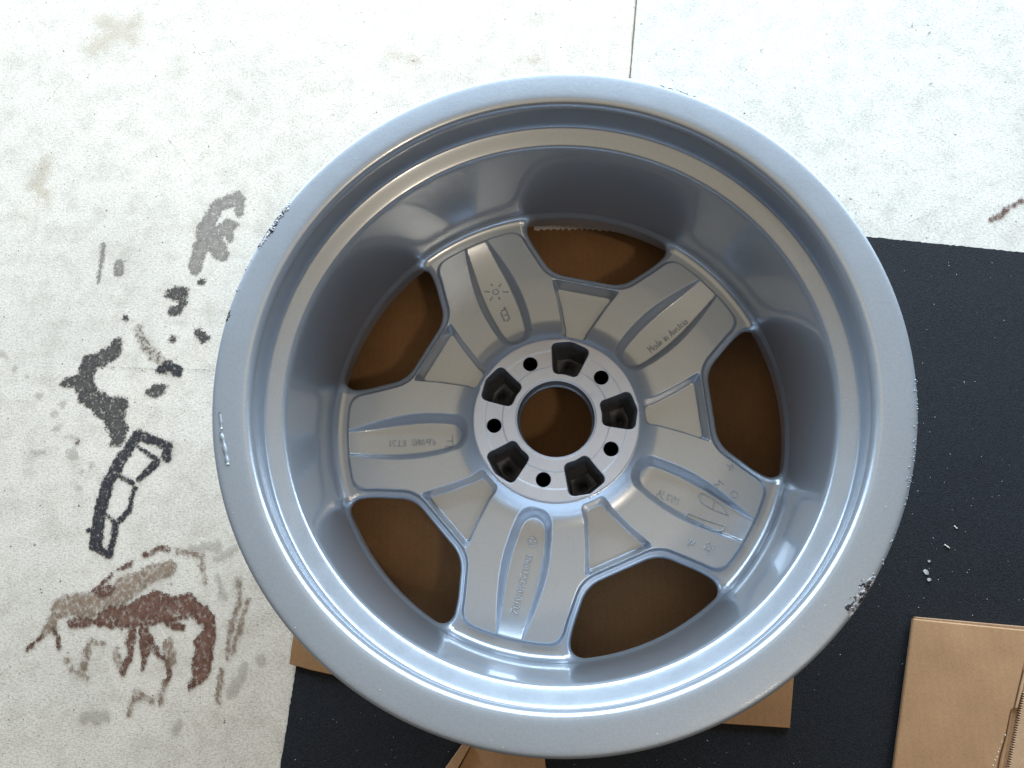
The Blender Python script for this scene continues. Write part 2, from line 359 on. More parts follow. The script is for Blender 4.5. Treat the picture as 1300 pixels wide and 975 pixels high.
# ------------------------------------------------------------------ rubber mat
a0, a1 = px(1100, 300, ZM)[:2], px(1300, 320, ZM)[:2]; b0, b1 = px(375, 850, ZM)[:2], px(355, 975, ZM)[:2]
d1 = (a1-a0)/np.linalg.norm(a1-a0); d2 = (b1-b0)/np.linalg.norm(b1-b0)
t = np.linalg.solve(np.array([d1, -d2]).T, b0-a0); corner = a0+d1*t[0]
def prism(name, outline, ztop, zbot, mat, parent=None, z0=ZG, bev=.6, wob=0.0, smooth=False):
    """flat sheet with its own thickness and softened edges"""
    P = []
    for i in range(len(outline)):
        a, b = np.array(outline[i]), np.array(outline[(i+1) % len(outline)]); n = max(1, int(np.linalg.norm(b-a)/(3 if wob else 12)))
        n = min(n, 600)
        for k in range(n):
            q = a+(b-a)*k/n
            if wob:
                q = q+np.array([mnoise.noise((q[0]*.35, q[1]*.35, 1.7)), mnoise.noise((q[0]*.35, q[1]*.35, 9.2))])*wob
            P.append(q)
    P = np.array(P); n = len(P)
    area2 = np.sum(P[:, 0]*np.roll(P[:, 1], -1)-np.roll(P[:, 0], -1)*P[:, 1])
    if area2 < 0: P = P[::-1]
    e = np.roll(P, -1, 0)-np.roll(P, 1, 0); e /= np.linalg.norm(e, axis=1)[:, None]+1e-9; nin = np.stack([-e[:, 1], e[:, 0]], 1)
    rings = [(P+nin*0, zbot), (P, ztop-bev), (P+nin*bev, ztop)]
    V = [(*q, z) for R_, z in rings for q in R_]
    F = [list(range(n))[::-1]]
    for k in range(2):
        for i in range(n): F.append([k*n+i, k*n+(i+1) % n, (k+1)*n+(i+1) % n, (k+1)*n+i])
    F.append([2*n+i for i in range(n)])
    return link(name, mesh(name, V, F, z0, smooth), mat, parent)
far = 1100
mat_o = prism("rubber_mat", [corner, corner+d2*far, corner+d2*far+d1*far, corner+d1*far], ZM, ZG+.4, M_MAT, wob=.8)
tag(mat_o, "black rubber mat with pale flecks lying on the concrete under the wheel", "mat")
fp = []
for i in range(620):
    x, y = random.uniform(340, 1310), random.uniform(290, 985); p = px(x, y, ZM)
    u = (p[:2]-corner); M2 = np.array([d1, d2]).T; c = np.linalg.solve(M2, u)
    if min(c) < 4: continue
    fp.append((p[0], p[1], ZM))
flakes("fleck", fp, (.25, .7), M_FLECK, mat_o, ZG, .2)

# ------------------------------------------------------------------ the wheel
WHEEL = empty("alloy_wheel", ZC)
tag(WHEEL, "silver five spoke alloy car wheel lying face down on brown cardboard", "wheel")
WEB = 77.2                                              # angle of the first web, degrees
def fold(x, y):
    r = np.hypot(x, y); ph = (np.degrees(np.arctan2(y, x))-WEB+36) % 72-36
    a = np.radians(np.abs(ph)); s = np.radians(36)-a
    return r, r*np.cos(a), r*np.sin(a), r*np.cos(s), r*np.sin(s)
S44, C44 = math.sin(math.radians(44)), math.cos(math.radians(44))
R_OP = 197.2
def d_open(x, y):
    r, aw, lw, a_s, ls = fold(x, y)
    g1 = aw-137.8; g2 = (aw-137.8)*S44-(lw-32.6)*C44
    g4 = aw*math.sin(math.radians(20.9))-lw*math.cos(math.radians(20.9))
    return -smin(smin(smin(g1, g2, 9), g4, 7), R_OP-r, 15)
def d_tri(x, y):
    r, aw, lw, a_s, ls = fold(x, y)
    t1 = 130.3-aw
    wid = np.interp(aw, [70, 77, 88, 110, 130], [12.5, 11.6, 13.8, 22.6, 32.0])
    t2 = (wid-lw)*.94
    return -smin(smin(t1, t2, 4), (r-75.5), 5)
def height(x, y):
    r, aw, lw, a_s, ls = fold(x, y)
    do = d_open(x, y); dt = -d_tri(x, y)
    q = np.clip((94-r)/22, 0, 1)
    L = -155.5+8.5*q*q-.8*ss((r-120)/70)
    e = smin(do-5.2, 186.8-r, 12)
    strip = 1-ss(e/3.2+.15)
    zs = L-4.6*strip-1.6*np.clip(1-do/5.0, 0, 1)*strip
    w_o = np.interp(a_s, [72, 80, 88, 100, 114, 127, 140, 153, 164, 173, 182, 192], [12.2, 14.2, 16.2, 18.6, 20.2, 20.6, 19.8, 18.0, 16.0, 14.1, 12.0, 9.5])
    ww = np.interp(a_s, [76, 130, 160, 176, 188], [8.0, 7.6, 5.6, 3.4, 1.6])
    D = 15.0*(1-(np.clip(r-100, 0, 88)/88)**3.4)-1.6*np.clip((100-r)/24, 0, 1)**2
    u = smin(w_o-ls, a_s-76.5, 11)
    zg = zs-D*(1-strip*.8)*ss(u/ww)
    z = zg+(-171.0-zg)*ss(dt/4.4)
    # concave fillet into the barrel wall
    f = np.clip(r-190.6, 0, 8.6)
    z = z+np.where(r > 190.6, 8.7-np.sqrt(np.maximum(8.7**2-f*f, 0)), 0)
    # rolled edge of the opening
    k = np.clip(3.0-do, 0, 3.0)
    return z-(3.0-np.sqrt(9.0-k*k))
def normals_of(x, y, fn, h=.25):
    gx = (fn(x+h, y)-fn(x-h, y))/(2*h); gy = (fn(x, y+h)-fn(x, y-h))/(2*h)
    n = np.stack([-gx, -gy, np.ones_like(gx)], 1); return n/np.linalg.norm(n, axis=1)[:, None]

def clip_polar(rs, th, fn):
    """polar grid cut along fn = 0 (kept where fn > 0); returns points, faces, cut segments"""
    Rr, Tt = np.meshgrid(rs, th, indexing='ij'); X, Y = Rr*np.cos(Tt), Rr*np.sin(Tt); Fv = fn(X, Y)
    nr, nt_ = X.shape; idx = np.arange(nr*nt_).reshape(nr, nt_)
    A, B, C, D = idx[:-1, :-1], idx[1:, :-1], idx[1:, 1:], idx[:-1, 1:]
    ins = Fv > 0; cnt = ins[:-1, :-1].astype(int)+ins[1:, :-1]+ins[1:, 1:]+ins[:-1, 1:]
    full = cnt == 4
    faces = np.stack([A[full], B[full], C[full], D[full]], 1).tolist()
    P = np.stack([X.ravel(), Y.ravel()], 1).tolist(); f = Fv.ravel(); cut = {}; segs = []
    def cp(i, j):
        k = (min(i, j), max(i, j))
        if k not in cut:
            t_ = f[i]/(f[i]-f[j]); pi, pj = P[i], P[j]
            P.append([pi[0]+(pj[0]-pi[0])*t_, pi[1]+(pj[1]-pi[1])*t_]); cut[k] = len(P)-1
        return cut[k]
    part = (cnt > 0) & (cnt < 4)
    for a, b, c, d in zip(A[part], B[part], C[part], D[part]):
        for tri in ((a, b, c), (a, c, d)):
            poly = []; cs = []
            for i in range(3):
                p, q = tri[i], tri[(i+1) % 3]
                if f[p] > 0: poly.append(p)
                if (f[p] > 0) != (f[q] > 0): k = cp(p, q); poly.append(k); cs.append((k, f[p] > 0))
            if len(poly) >= 3: faces.append([int(v) for v in poly])
            if len(cs) == 2:
                out = [k for k, o_ in cs if o_][0]; inn = [k for k, o_ in cs if not o_][0]
                segs.append((out, inn))
    used = sorted({v for fc in faces for v in fc}); rm = {v: i for i, v in enumerate(used)}
    P = np.array([P[v] for v in used]); faces = [[rm[v] for v in fc] for fc in faces]
    segs = [(rm[a], rm[b]) for a, b in segs if a in rm and b in rm and a != b]
    return P, faces, segs

def surf_mesh(name, P, faces, segs, fn, z0, wall=None, under=None):
    """height surface with exact normals; wall(points)->(points,z) hangs a skirt from the cut edge"""
    z = fn(P[:, 0], P[:, 1]); V = np.column_stack([P, z]); nrm = normals_of(P[:, 0], P[:, 1], fn)
    F = list(faces)
    if wall and len(segs):
        ids = sorted({i for s_ in segs for i in s_}); m_ = {v: i for i, v in enumerate(ids)}; Q = P[ids]
        rings = wall(Q, z[ids]); base = len(V); n = len(ids)
        for R3, nn in rings: V = np.vstack([V, R3]); nrm = np.vstack([nrm, nn])
        for k in range(len(rings)-1):
            for a, b in segs: F.append([base+k*n+m_[b], base+k*n+m_[a], base+(k+1)*n+m_[a], base+(k+1)*n+m_[b]])
    me = mesh(name, V, F, z0, True)
    me.normals_split_custom_set_from_vertices(nrm.tolist())
    return me

# spokes: one shared mesh, five turned copies
ZF = -206.0                                             # front of the spokes, facing the cardboard
sp_ax = math.radians(WEB+36)
th = sp_ax+np.radians(np.linspace(-36, 36, 241)); rs = np.concatenate([np.arange(70.5, 199.0, .72), [199.1]])
def f_spoke(x, y): return np.minimum(d_open(x, y), d_tri(x, y))
P, F, SG = clip_polar(rs, th, f_spoke)
do = d_open(P[:, 0], P[:, 1]); SGo = [s_ for s_ in SG if abs(do[s_[0]]) < 1.0 and abs(do[s_[1]]) < 1.0]
def grad_open(Q, h=.3):
    g = np.stack([d_open(Q[:, 0]+h, Q[:, 1])-d_open(Q[:, 0]-h, Q[:, 1]), d_open(Q[:, 0], Q[:, 1]+h)-d_open(Q[:, 0], Q[:, 1]-h)], 1)
    return g/(np.linalg.norm(g, axis=1)[:, None]+1e-9)
def op_wall(Q, z):
    g = grad_open(Q); nn = np.column_stack([-g, np.zeros(len(g))])
    lim = lambda P2: P2*np.minimum(1, 199.3/np.hypot(P2[:, 0], P2[:, 1]))[:, None]
    zb = np.interp(np.hypot(Q[:, 0], Q[:, 1]), [184, 194], [ZF, -182])
    return [(np.column_stack([Q, z]), nn), (np.column_stack([lim(Q+g*1.2), z-6]), nn), (np.column_stack([lim(Q+g*5.0), zb+8]), nn),
            (np.column_stack([lim(Q+g*9.0), zb]), nn)]
me_spoke = surf_mesh("spoke", P, F, SGo, height, ZC, op_wall)
# front skin of the spoke, towards the cardboard
P2, F2, _ = clip_polar(np.arange(64, 200, 4.0), sp_ax+np.radians(np.linspace(-36, 36, 37)), lambda x, y: d_open(x, y)-9.0)
me_front = mesh("spoke_front", np.column_stack([P2, np.full(len(P2), ZF)]), [f_[::-1] for f_ in F2], ZC, False)
spokes = []
for k in range(5):
    o = link("spoke", me_spoke, M_PAINT, WHEEL); o.rotation_euler.z = math.radians(72*k); spokes.append(o)
    fo = link("spoke_front", me_front, M_PAINT, o)
# webs between the spokes (triangular pockets)
wa = math.radians(WEB)
P, F, SG = clip_polar(np.arange(73, 134, .6), wa+np.radians(np.linspace(-17, 17, 121)), lambda x, y: -d_tri(x, y))
me_web = surf_mesh("web_pocket", P, F, [], height, ZC)
for k in range(5):
    o = link("web_pocket", me_web, M_PAINT, WHEEL); o.rotation_euler.z = math.radians(72*k)

# barrel: closed profile turned round the axle
def chaikin(pts, it=2):
    p = [np.array(q, float) for q in pts]
    for _ in range(it):
        n = []
        for i in range(len(p)):
            a, b = p[i], p[(i+1) % len(p)]
            d = np.linalg.norm(b-a); c = min(.25, 1.6/d if d > 0 else .25)
            n += [a+(b-a)*c, b-(b-a)*c]
        p = n
    return np.array(p)
prof = [(233.0, .4), (224, .3), (216.0, 0), (212.6, -.7), (210.2, -2.6), (209.3, -5.6), (209.4, -8.6), (211.6, -18), (214.0, -30), (214.8, -37.0), (214.2, -38.8), (212.6, -40.0),
        (203.6, -44.2), (201.6, -45.4), (200.6, -47.2), (200.2, -51), (199.8, -75), (199.4, -110), (199.2, -147), (199.2, -170), (200, -176), (206, -184), (216, -196), (223, -208), (227, -222), (230, ZC),
        (235, ZC), (237, -228), (236.5, -221), (232, -219), (225, -217), (220, -205), (213, -193), (208, -170), (206, -150), (206, -60), (208, -51), (217, -47), (219.5, -40), (219.5, -16), (222, -13), (231, -14), (235, -11.5), (236.4, -7), (236.2, -2.6), (235.3, -.4)]
prof = chaikin(prof, 2)
def revolve(name, prof, n, z0, closed=True):
    m_ = len(prof); a = np.linspace(0, 2*np.pi, n, endpoint=False); V = np.empty((n*m_, 3))
    for i, t_ in enumerate(a):
        V[i*m_:(i+1)*m_, 0] = prof[:, 0]*math.cos(t_); V[i*m_:(i+1)*m_, 1] = prof[:, 0]*math.sin(t_); V[i*m_:(i+1)*m_, 2] = prof[:, 1]
    F = []
    for i in range(n):
        j = (i+1) % n
        for k in range(m_ if closed else m_-1):
            k2 = (k+1) % m_; F.append([i*m_+k, i*m_+k2, j*m_+k2, j*m_+k])
    me = mesh(name, V, F, z0)
    bm = bmesh.new(); bm.from_mesh(me); bmesh.ops.recalc_face_normals(bm, faces=bm.faces); bm.to_mesh(me); bm.free()
    me.polygons.foreach_set("use_smooth", [True]*len(me.polygons))
    return me
barrel = link("barrel", revolve("barrel", prof, 360, ZC), M_PAINT, WHEEL)
barrel.data.materials.append(M_LIP)                     # the flat flange is sprayed satin
for p in barrel.data.polygons:
    c = p.center
    if math.hypot(c.x, c.y) > 214.2*K and c.z > (-9-ZC)*K: p.material_index = 1

# hub: raised pad, bolt holes, five deep pockets, bore
ZP = -141.7; PK = WEB+.4; BH = PK+36.3
def d_hub(x, y):
    """positive on the pad metal"""
    r = np.hypot(x, y); ph = (np.degrees(np.arctan2(y, x))-PK+36) % 72-36; a = np.radians(np.abs(ph)); ax, lt = r*np.cos(a), r*np.sin(a)
    g = smin(ax-39.6+.12*lt, (16.9+(ax-63)*.262-lt)*.967, 5)
    apex = 70.2-ax-lt*.27
    pocket = smin(g, apex, 6)
    pb = (np.degrees(np.arctan2(y, x))-BH+36) % 72-36; b = np.radians(pb)
    hole = 6.3-np.hypot(r*np.cos(b)-53.4, r*np.sin(b))
    return -np.maximum(pocket, hole)
def h_hub(x, y):
    r = np.hypot(x, y); d = d_hub(x, y)
    ring = ss((r-45.2)/1.3)*ss((61.2-r)/1.5)
    z = ZP-.9*ring
    k = np.clip(.9-d, 0, .9); z = z-(.9-np.sqrt(np.maximum(.81-k*k, 0)))*.8
    k = np.clip(r-69.9, 0, 1.5); z = z-(1.5-np.sqrt(2.25-k*k))
    k = np.clip(35.2-r, 0, 1.9); return z-k*.9
P, F, SG = clip_polar(np.concatenate([np.arange(33.3, 71.3, .5), [71.4]]), np.radians(np.linspace(0, 360, 721)), d_hub)
def hub_wall(Q, z):
    h = .3; g = np.stack([d_hub(Q[:, 0]+h, Q[:, 1])-d_hub(Q[:, 0]-h, Q[:, 1]), d_hub(Q[:, 0], Q[:, 1]+h)-d_hub(Q[:, 0], Q[:, 1]-h)], 1)
    g /= np.linalg.norm(g, axis=1)[:, None]+1e-9; nn = np.column_stack([-g, np.zeros(len(g))])
    pb = (np.degrees(np.arctan2(Q[:, 1], Q[:, 0]))-BH+36) % 72-36; b = np.radians(pb); r = np.hypot(Q[:, 0], Q[:, 1])
    pock = (np.hypot(r*np.cos(b)-53.4, r*np.sin(b)) > 7.0)[:, None]
    return [(np.column_stack([Q, z]), nn), (np.column_stack([Q-g*np.where(pock, 1.0, 0), z-7]), nn), (np.column_stack([Q-g*np.where(pock, 3.6, 0), np.full(len(Q), ZP-38)]), nn), (np.column_stack([Q-g*np.where(pock, 4.6, 0), np.full(len(Q), ZP-41)]), nn)]
hub = link("hub", surf_mesh("hub", P, F, [], h_hub, ZC), M_HUB, WHEEL)
def wallmesh(name, keep):
    z = h_hub(P[:, 0], P[:, 1]); pb = (np.degrees(np.arctan2(P[:, 1], P[:, 0]))-BH+36) % 72-36; b = np.radians(pb); r = np.hypot(P[:, 0], P[:, 1])
    isb = np.hypot(r*np.cos(b)-53.4, r*np.sin(b)) < 7.2
    s2 = [s_ for s_ in SG if bool(isb[s_[0]]) == keep]
    ids = sorted({i for s_ in s2 for i in s_}); mp = {v: i for i, v in enumerate(ids)}
    rg = hub_wall(P[ids], z[ids]); n = len(ids); V = np.vstack([q[0] for q in rg]); Fq = []
    for k in range(3):
        for a_, b_ in s2: Fq.append([k*n+mp[b_], k*n+mp[a_], (k+1)*n+mp[a_], (k+1)*n+mp[b_]])
    return V, Fq
# each pocket and each bolt hole lining is one piece, shared between five copies
def split_one(V, Fq, ang, tol):
    a = (np.degrees(np.arctan2(V[:, 1], V[:, 0]))-ang+180) % 360-180
    keep = np.abs(a) < tol; F1 = [f_ for f_ in Fq if all(keep[i] for i in f_)]
    used = sorted({i for f_ in F1 for i in f_}); rm = {v: i for i, v in enumerate(used)}
    return V[used], [[rm[i] for i in f_] for f_ in F1]
Vp, Fp = split_one(*wallmesh("pocket", False), PK, 22)
# floor of the pocket with its small drain hole
def floor_ring():
    lowest = Vp[Vp[:, 2] < ZP-40.5][:, :2]
    c = np.array([58.5*math.cos(math.radians(PK)), 58.5*math.sin(math.radians(PK))])
    an = np.arctan2(lowest[:, 1]-c[1], lowest[:, 0]-c[0]); od = lowest[np.argsort(an)]; n = len(od)
    an = np.sort(an); inner = np.stack([c[0]+4.0*np.cos(an), c[1]+4.0*np.sin(an)], 1)
    V = [(*q, ZP-41) for q in od]+[(*q, ZP-41) for q in inner]+[(*q, ZP-56) for q in inner]
    F_ = []
    for i in range(n):
        j = (i+1) % n; F_.append([i, j, n+j, n+i]); F_.append([n+i, n+j, 2*n+j, 2*n+i])
    F_.append([2*n+i for i in range(n)])
    return np.array(V), F_
Vf, Ff = floor_ring()
Vall = np.vstack([Vp, Vf]); Fall = Fp+[[i+len(Vp) for i in f_] for f_ in Ff]
me_pk = mesh("lightening_pocket", Vall, Fall, ZC)
Vb, Fb = split_one(*wallmesh("bolt_hole", True), BH, 12)
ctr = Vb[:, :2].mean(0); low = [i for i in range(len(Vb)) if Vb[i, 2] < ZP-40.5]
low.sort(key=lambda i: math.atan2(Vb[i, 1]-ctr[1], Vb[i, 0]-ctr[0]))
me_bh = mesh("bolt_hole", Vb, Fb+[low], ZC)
M_BLACK = mat_simple("painted_hole_dark", (.008, .008, .009), .8, 0, .2, 100, .1)  # near-black colour paints in the darkness of the deep bolt holes
for k in range(5):
    o = link("lightening_pocket", me_pk, M_POCKET, hub); o.rotation_euler.z = math.radians(72*k)
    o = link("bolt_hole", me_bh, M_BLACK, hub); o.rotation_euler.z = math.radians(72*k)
# pad rim, bore and centre tube
def tube_prof(name, pts, mat, parent, closed=False, n=180):
    return link(name, revolve(name, np.array(pts, float), n, ZC, closed), mat, parent)
tube_prof("pad_edge", [(71.4, ZP-1.5), (71.4, -148.5)], M_HUB, hub)
tube_prof("bore", [(33.3, ZP-1.75), (33.0, ZP-2.4), (33.0, ZP-15.0), (31.8, ZP-15.3), (31.3, ZP-16.0), (31.3, ZP-18.5), (33.5, ZP-21), (46, ZP-34), (60, -200), (64.5, -206.2)], M_BORE, hub)

# ------------------------------------------------------------------ lettering cast into the spokes
def spoke_of(p):
    a = math.degrees(math.atan2(p[1], p[0])); k = round((a-(WEB+36))/72) % 5; return spokes[k], math.radians(72*k)
def to_local(V, ang):
    c, s = math.cos(-ang), math.sin(-ang); W = V.copy(); W[:, 0] = V[:, 0]*c-V[:, 1]*s; W[:, 1] = V[:, 0]*s+V[:, 1]*c; return W
def drape(V, lift):
    z = height(V[:, 0], V[:, 1]); V = V.copy(); V[:, 2] = z+V[:, 2]+lift; return V
def arc(cx, cy, rx, ry, a0_, a1_, n=7): return [(cx+rx*math.cos(math.radians(a0_+(a1_-a0_)*i/n)), cy+ry*math.sin(math.radians(a0_+(a1_-a0_)*i/n))) for i in range(n+1)]
RING = arc(.35, .7, .35, .7, 90, 450, 12); LOWO = arc(.32, .4, .32, .4, 0, 360, 10)
GL = {'H': [[(0, 0), (0, 1.4)], [(.7, 0), (.7, 1.4)], [(0, .7), (.7, .7)]], 'W': [[(0, 1.4), (.25, 0), (.5, 1.1), (.75, 0), (1, 1.4)]], 'A': [[(0, 0), (.4, 1.4), (.8, 0)], [(.15, .5), (.65, .5)]],
      '1': [[(.05, 1.1), (.3, 1.4), (.3, 0)]], '2': [arc(.35, 1.05, .35, .35, 170, -30)+[(0, 0), (.75, 0)]], '3': [arc(.33, 1.06, .33, .34, 150, -90)+arc(.33, .37, .37, .37, 90, -150)],
      '4': [[(.55, 0), (.55, 1.4), (0, .4), (.8, .4)]], '0': [RING], 'O': [RING], '9': [arc(.35, 1.0, .35, .4, 0, 360, 10)+[(.68, .8), (.45, 0)]], '8': [arc(.35, 1.05, .3, .35, -90, 270, 10)+arc(.35, .35, .37, .35, 90, 450, 10)],
      'J': [[(.6, 1.4), (.6, .35)]+arc(.32, .33, .28, .33, 0, -170)], 'x': [[(0, 0), (.6, .8)], [(0, .8), (.6, 0)]], 'X': [[(0, 0), (.7, 1.4)], [(0, 1.4), (.7, 0)]], 'E': [[(.65, 1.4), (0, 1.4), (0, 0), (.65, 0)], [(0, .72), (.5, .72)]],
      'T': [[(0, 1.4), (.8, 1.4)], [(.4, 1.4), (.4, 0)]], 'F': [[(.7, 1.4), (0, 1.4), (0, 0)], [(0, .72), (.5, .72)]], 'M': [[(0, 0), (0, 1.4), (.45, .5), (.9, 1.4), (.9, 0)]], 'L': [[(0, 1.4), (0, 0), (.6, 0)]], 'K': [[(0, 0), (0, 1.4)], [(.65, 1.4), (0, .6), (.7, 0)]],
      'a': [LOWO, [(.66, .8), (.66, 0)]], 'd': [LOWO, [(.66, 1.4), (.66, 0)]], 'e': [[(.04, .42), (.64, .42)]+arc(.33, .4, .32, .4, 5, 320)], 'i': [[(0, 0), (0, .8)], [(0, 1.1), (0, 1.2)]], 'n': [[(0, 0), (0, .8)], [(0, .5)]+arc(.28, .5, .28, .3, 150, 0)+[(.56, 0)]],
      'u': [[(0, .8), (0, .3)]+arc(.28, .3, .28, .3, 180, 360)+[(.56, .8)], [(.56, .8), (.56, 0)]], 's': [arc(.25, .6, .25, .2, 40, 260)+arc(.25, .2, .25, .2, 80, -140)], 't': [[(.2, 1.2), (.2, 0)], [(0, .8), (.45, .8)]], 'r': [[(0, 0), (0, .8)], [(0, .5)]+arc(.24, .5, .22, .3, 150, 50)]}
WID = {'1': .4, 'W': 1.0, 'M': .9, 'i': .0, 't': .45, 'r': .4, 's': .5, ' ': .35, 'A': .8, 'T': .8}
def text_on(txt, pa, pb, size_px=None, zref=-166.5, name="lettering", w=.46, hgt=1.25, **kw):
    """cast letters: every stroke is a small rounded rib on the metal"""
    A, B = px(*pa, zref)[:2], px(*pb, zref)[:2]; d = B-A; L = np.linalg.norm(d); u = d/L; v = np.array([-u[1], u[0]])
    x = 0; items = []
    for ch in txt:
        if ch != ' ':
            for pl in GL[ch]: items.append([(x+p[0], p[1]) for p in pl])
        x += WID.get(ch, .68)+.34
    tot = x-.34; sx = L/tot; sy = size_px*.70/1.4
    VV, FF = [], []
    for pl in items:
        pts = [A+u*(p[0]*sx)+v*((p[1]-.7)*sy) for p in pl]
        V_, F_ = ridge(pts, w, hgt=hgt, geo=True); o_ = sum(len(q) for q in VV); VV.append(V_); FF += [[i+o_ for i in f_] for f_ in F_]
    par, an = spoke_of(A)
    return link(name, mesh(name, to_local(np.vstack(VV), an), FF, ZC, True), M_PAINT, par)
def ridge(pts, w, name="cast_mark", zref=-166.5, hgt=1.4, closed=False, fn=None, parent=None, mat=None, geo=False, taper=None):
    """thin raised rib following pixels; half-round section"""
    C = [px(*p, zref)[:2] if not isinstance(p, np.ndarray) else p for p in pts]
    D = []
    for i in range(len(C)-(0 if closed else 1)):
        a, b = C[i], C[(i+1) % len(C)]; n = max(1, int(np.linalg.norm(b-a)/1.5))
        for k in range(n): D.append(a+(b-a)*k/n)
    if not closed: D.append(C[-1])
    D = np.array(D); n = len(D)
    if closed: T = np.roll(D, -1, 0)-np.roll(D, 1, 0)
    else: T = np.gradient(D, axis=0)
    T /= np.linalg.norm(T, axis=1)[:, None]+1e-9; Nn = np.stack([-T[:, 1], T[:, 0]], 1)
    wv = np.full(n, w, float) if taper is None else w*np.array(taper(n))
    V, F_ = [], []; sec = [(-1, -.3), (-.8, .55), (-.3, 1), (.3, 1), (.8, .55), (1, -.3)]; m_ = len(sec)
    for sx_, sz_ in sec: V.append(np.column_stack([D+Nn*(sx_*wv)[:, None], sz_*hgt*wv/w]))
    V = np.stack(V, 1).reshape(-1, 3)
    for i in range(n if closed else n-1):
        j = (i+1) % n
        for k in range(m_-1): F_.append([i*m_+k, j*m_+k, j*m_+k+1, i*m_+k+1][::-1])
    if not closed: F_ += [list(range(m_)), [(n-1)*m_+k for k in range(m_)][::-1]]
    if geo: return drape(V, 0), F_
    if fn is None:
        V = drape(V, 0); par, an = spoke_of(D[0]); V = to_local(V, an)
    else:
        V[:, 2] += fn(V[:, 0], V[:, 1]); par = parent
    return link(name, mesh(name, V, F_, ZC, True), mat or M_PAINT, par)
# bottom spoke: ring with three rays, part number
text_on("HWA1234010102", (672, 705), (653, 778), 8.5)
rc = px(675.5, 688, -166.5)[:2]
ridge([rc+4.0*np.array([math.cos(a), math.sin(a)]) for a in np.linspace(0, 2*math.pi, 14, endpoint=False)], .55, "ring_emblem", closed=True)
for k in range(3):
    a = math.radians(-100+120*k); ridge([rc, rc+3.7*np.array([math.cos(a), math.sin(a)])], .75, "emblem_ray")
# left spoke
text_on("9Jx18H2", (552, 560), (523, 561), 7.5); text_on("ET31", (514, 561.5), (494, 562.5), 7.5)
text_on("F", (574, 558.5), (563, 559), 14, xs=1)
# upper right spoke
text_on("Made in Austria", (825, 443), (871, 406), 9)
# right spoke: foundry number, two insert frames, loose figures
text_on("ALK01", (836, 624), (862, 637), 8.5)
ridge([(888, 629), (890.5, 626), (902, 631), (916, 641), (924, 654), (904, 646), (890, 637)], .5, "insert_frame", closed=True)
ridge([(869, 656), (873, 651), (893, 659), (920, 668), (916, 674), (906, 675), (888, 667)], .5, "insert_frame", closed=True)
ridge([(893, 659), (890, 667)], .45, "insert_frame"); ridge([(907, 637), (905, 645)], .4, "insert_frame")
text_on("M", (908, 617.5), (915, 612), 8, -157); text_on("O", (927.5, 629.5), (935, 625.5), 8, -157); text_on("4", (872, 691), (880, 687.5), 7, -157)
text_on("32", (895, 701), (903, 691), 9, -157); text_on("X", (924, 594), (931, 591), 6, -157)
# upper left spoke: tick star and square foundry mark
sc_ = px(629, 369, -166.5)[:2]
for k, (ro, ri, w) in enumerate([(9.5, 6.5, .6), (10.5, 5.8, .7), (9.5, 6, .6), (8.5, 5.6, .8), (12, 7, .7), (9, 6, .6)]):
    a = math.radians(118+60*k); u = np.array([math.cos(a), math.sin(a)]); ridge([sc_+u*ri, sc_+u*ro], w, "tick_mark")
ridge([sc_+2.6*np.array([math.cos(a), math.sin(a)]) for a in np.linspace(0, 2*math.pi, 10, endpoint=False)], .6, "tick_ring", closed=True)
ridge([(641, 389), (646.5, 402), (643, 406)], .8, "foundry_mark"); ridge([(635.5, 395), (640, 406)], .8, "foundry_mark"); ridge([(636, 393), (641, 391)], .7, "foundry_mark"); ridge([(640, 399), (644, 397)], .6, "foundry_mark"); ridge([(639, 390), (641, 388)], .6, "foundry_mark")
# scratched letters on the hub pad
hub_flat = lambda x, y: h_hub(x, y)
for pts in ([(729, 484.5), (735, 477.5)], [(735, 477.5), (739, 481), (736.5, 485), (732.5, 482)], [(738, 491), (742, 486.5), (743.5, 492), (747, 490)], [(747.5, 502), (752.5, 497), (750, 504), (756, 500.5), (752, 506)]):
    ridge(pts, .28, "scratched_letter", ZP, .22, fn=hub_flat, parent=hub, mat=M_HUB)
# nicked pad edge beside the pockets
for k, (a_, l_) in enumerate([(80.5, 5), (152, 6), (7, 5), (-65, 6), (-137, 8)]):
    pts = [np.array([70.6*math.cos(math.radians(a_+t_)), 70.6*math.sin(math.radians(a_+t_))])+rng.normal(0, .25, 2) for t_ in np.linspace(-l_, l_, 9)]
    ridge(pts, .8, "pad_edge_nick", ZP, .7, fn=lambda x, y: np.full_like(x, ZP-.6), parent=hub, mat=M_HUB)
    for t_ in (-3, 3):
        aa = math.radians(a_+t_); u = np.array([math.cos(aa), math.sin(aa)])
        ridge([u*69.5, u*73.5], .5, "casting_seam", ZP, .5, fn=lambda x, y: np.maximum(ZP-.8, height(x, y)) if False else np.where(np.hypot(x, y) < 71.5, ZP-.7, height(x, y)), parent=hub, mat=M_HUB)

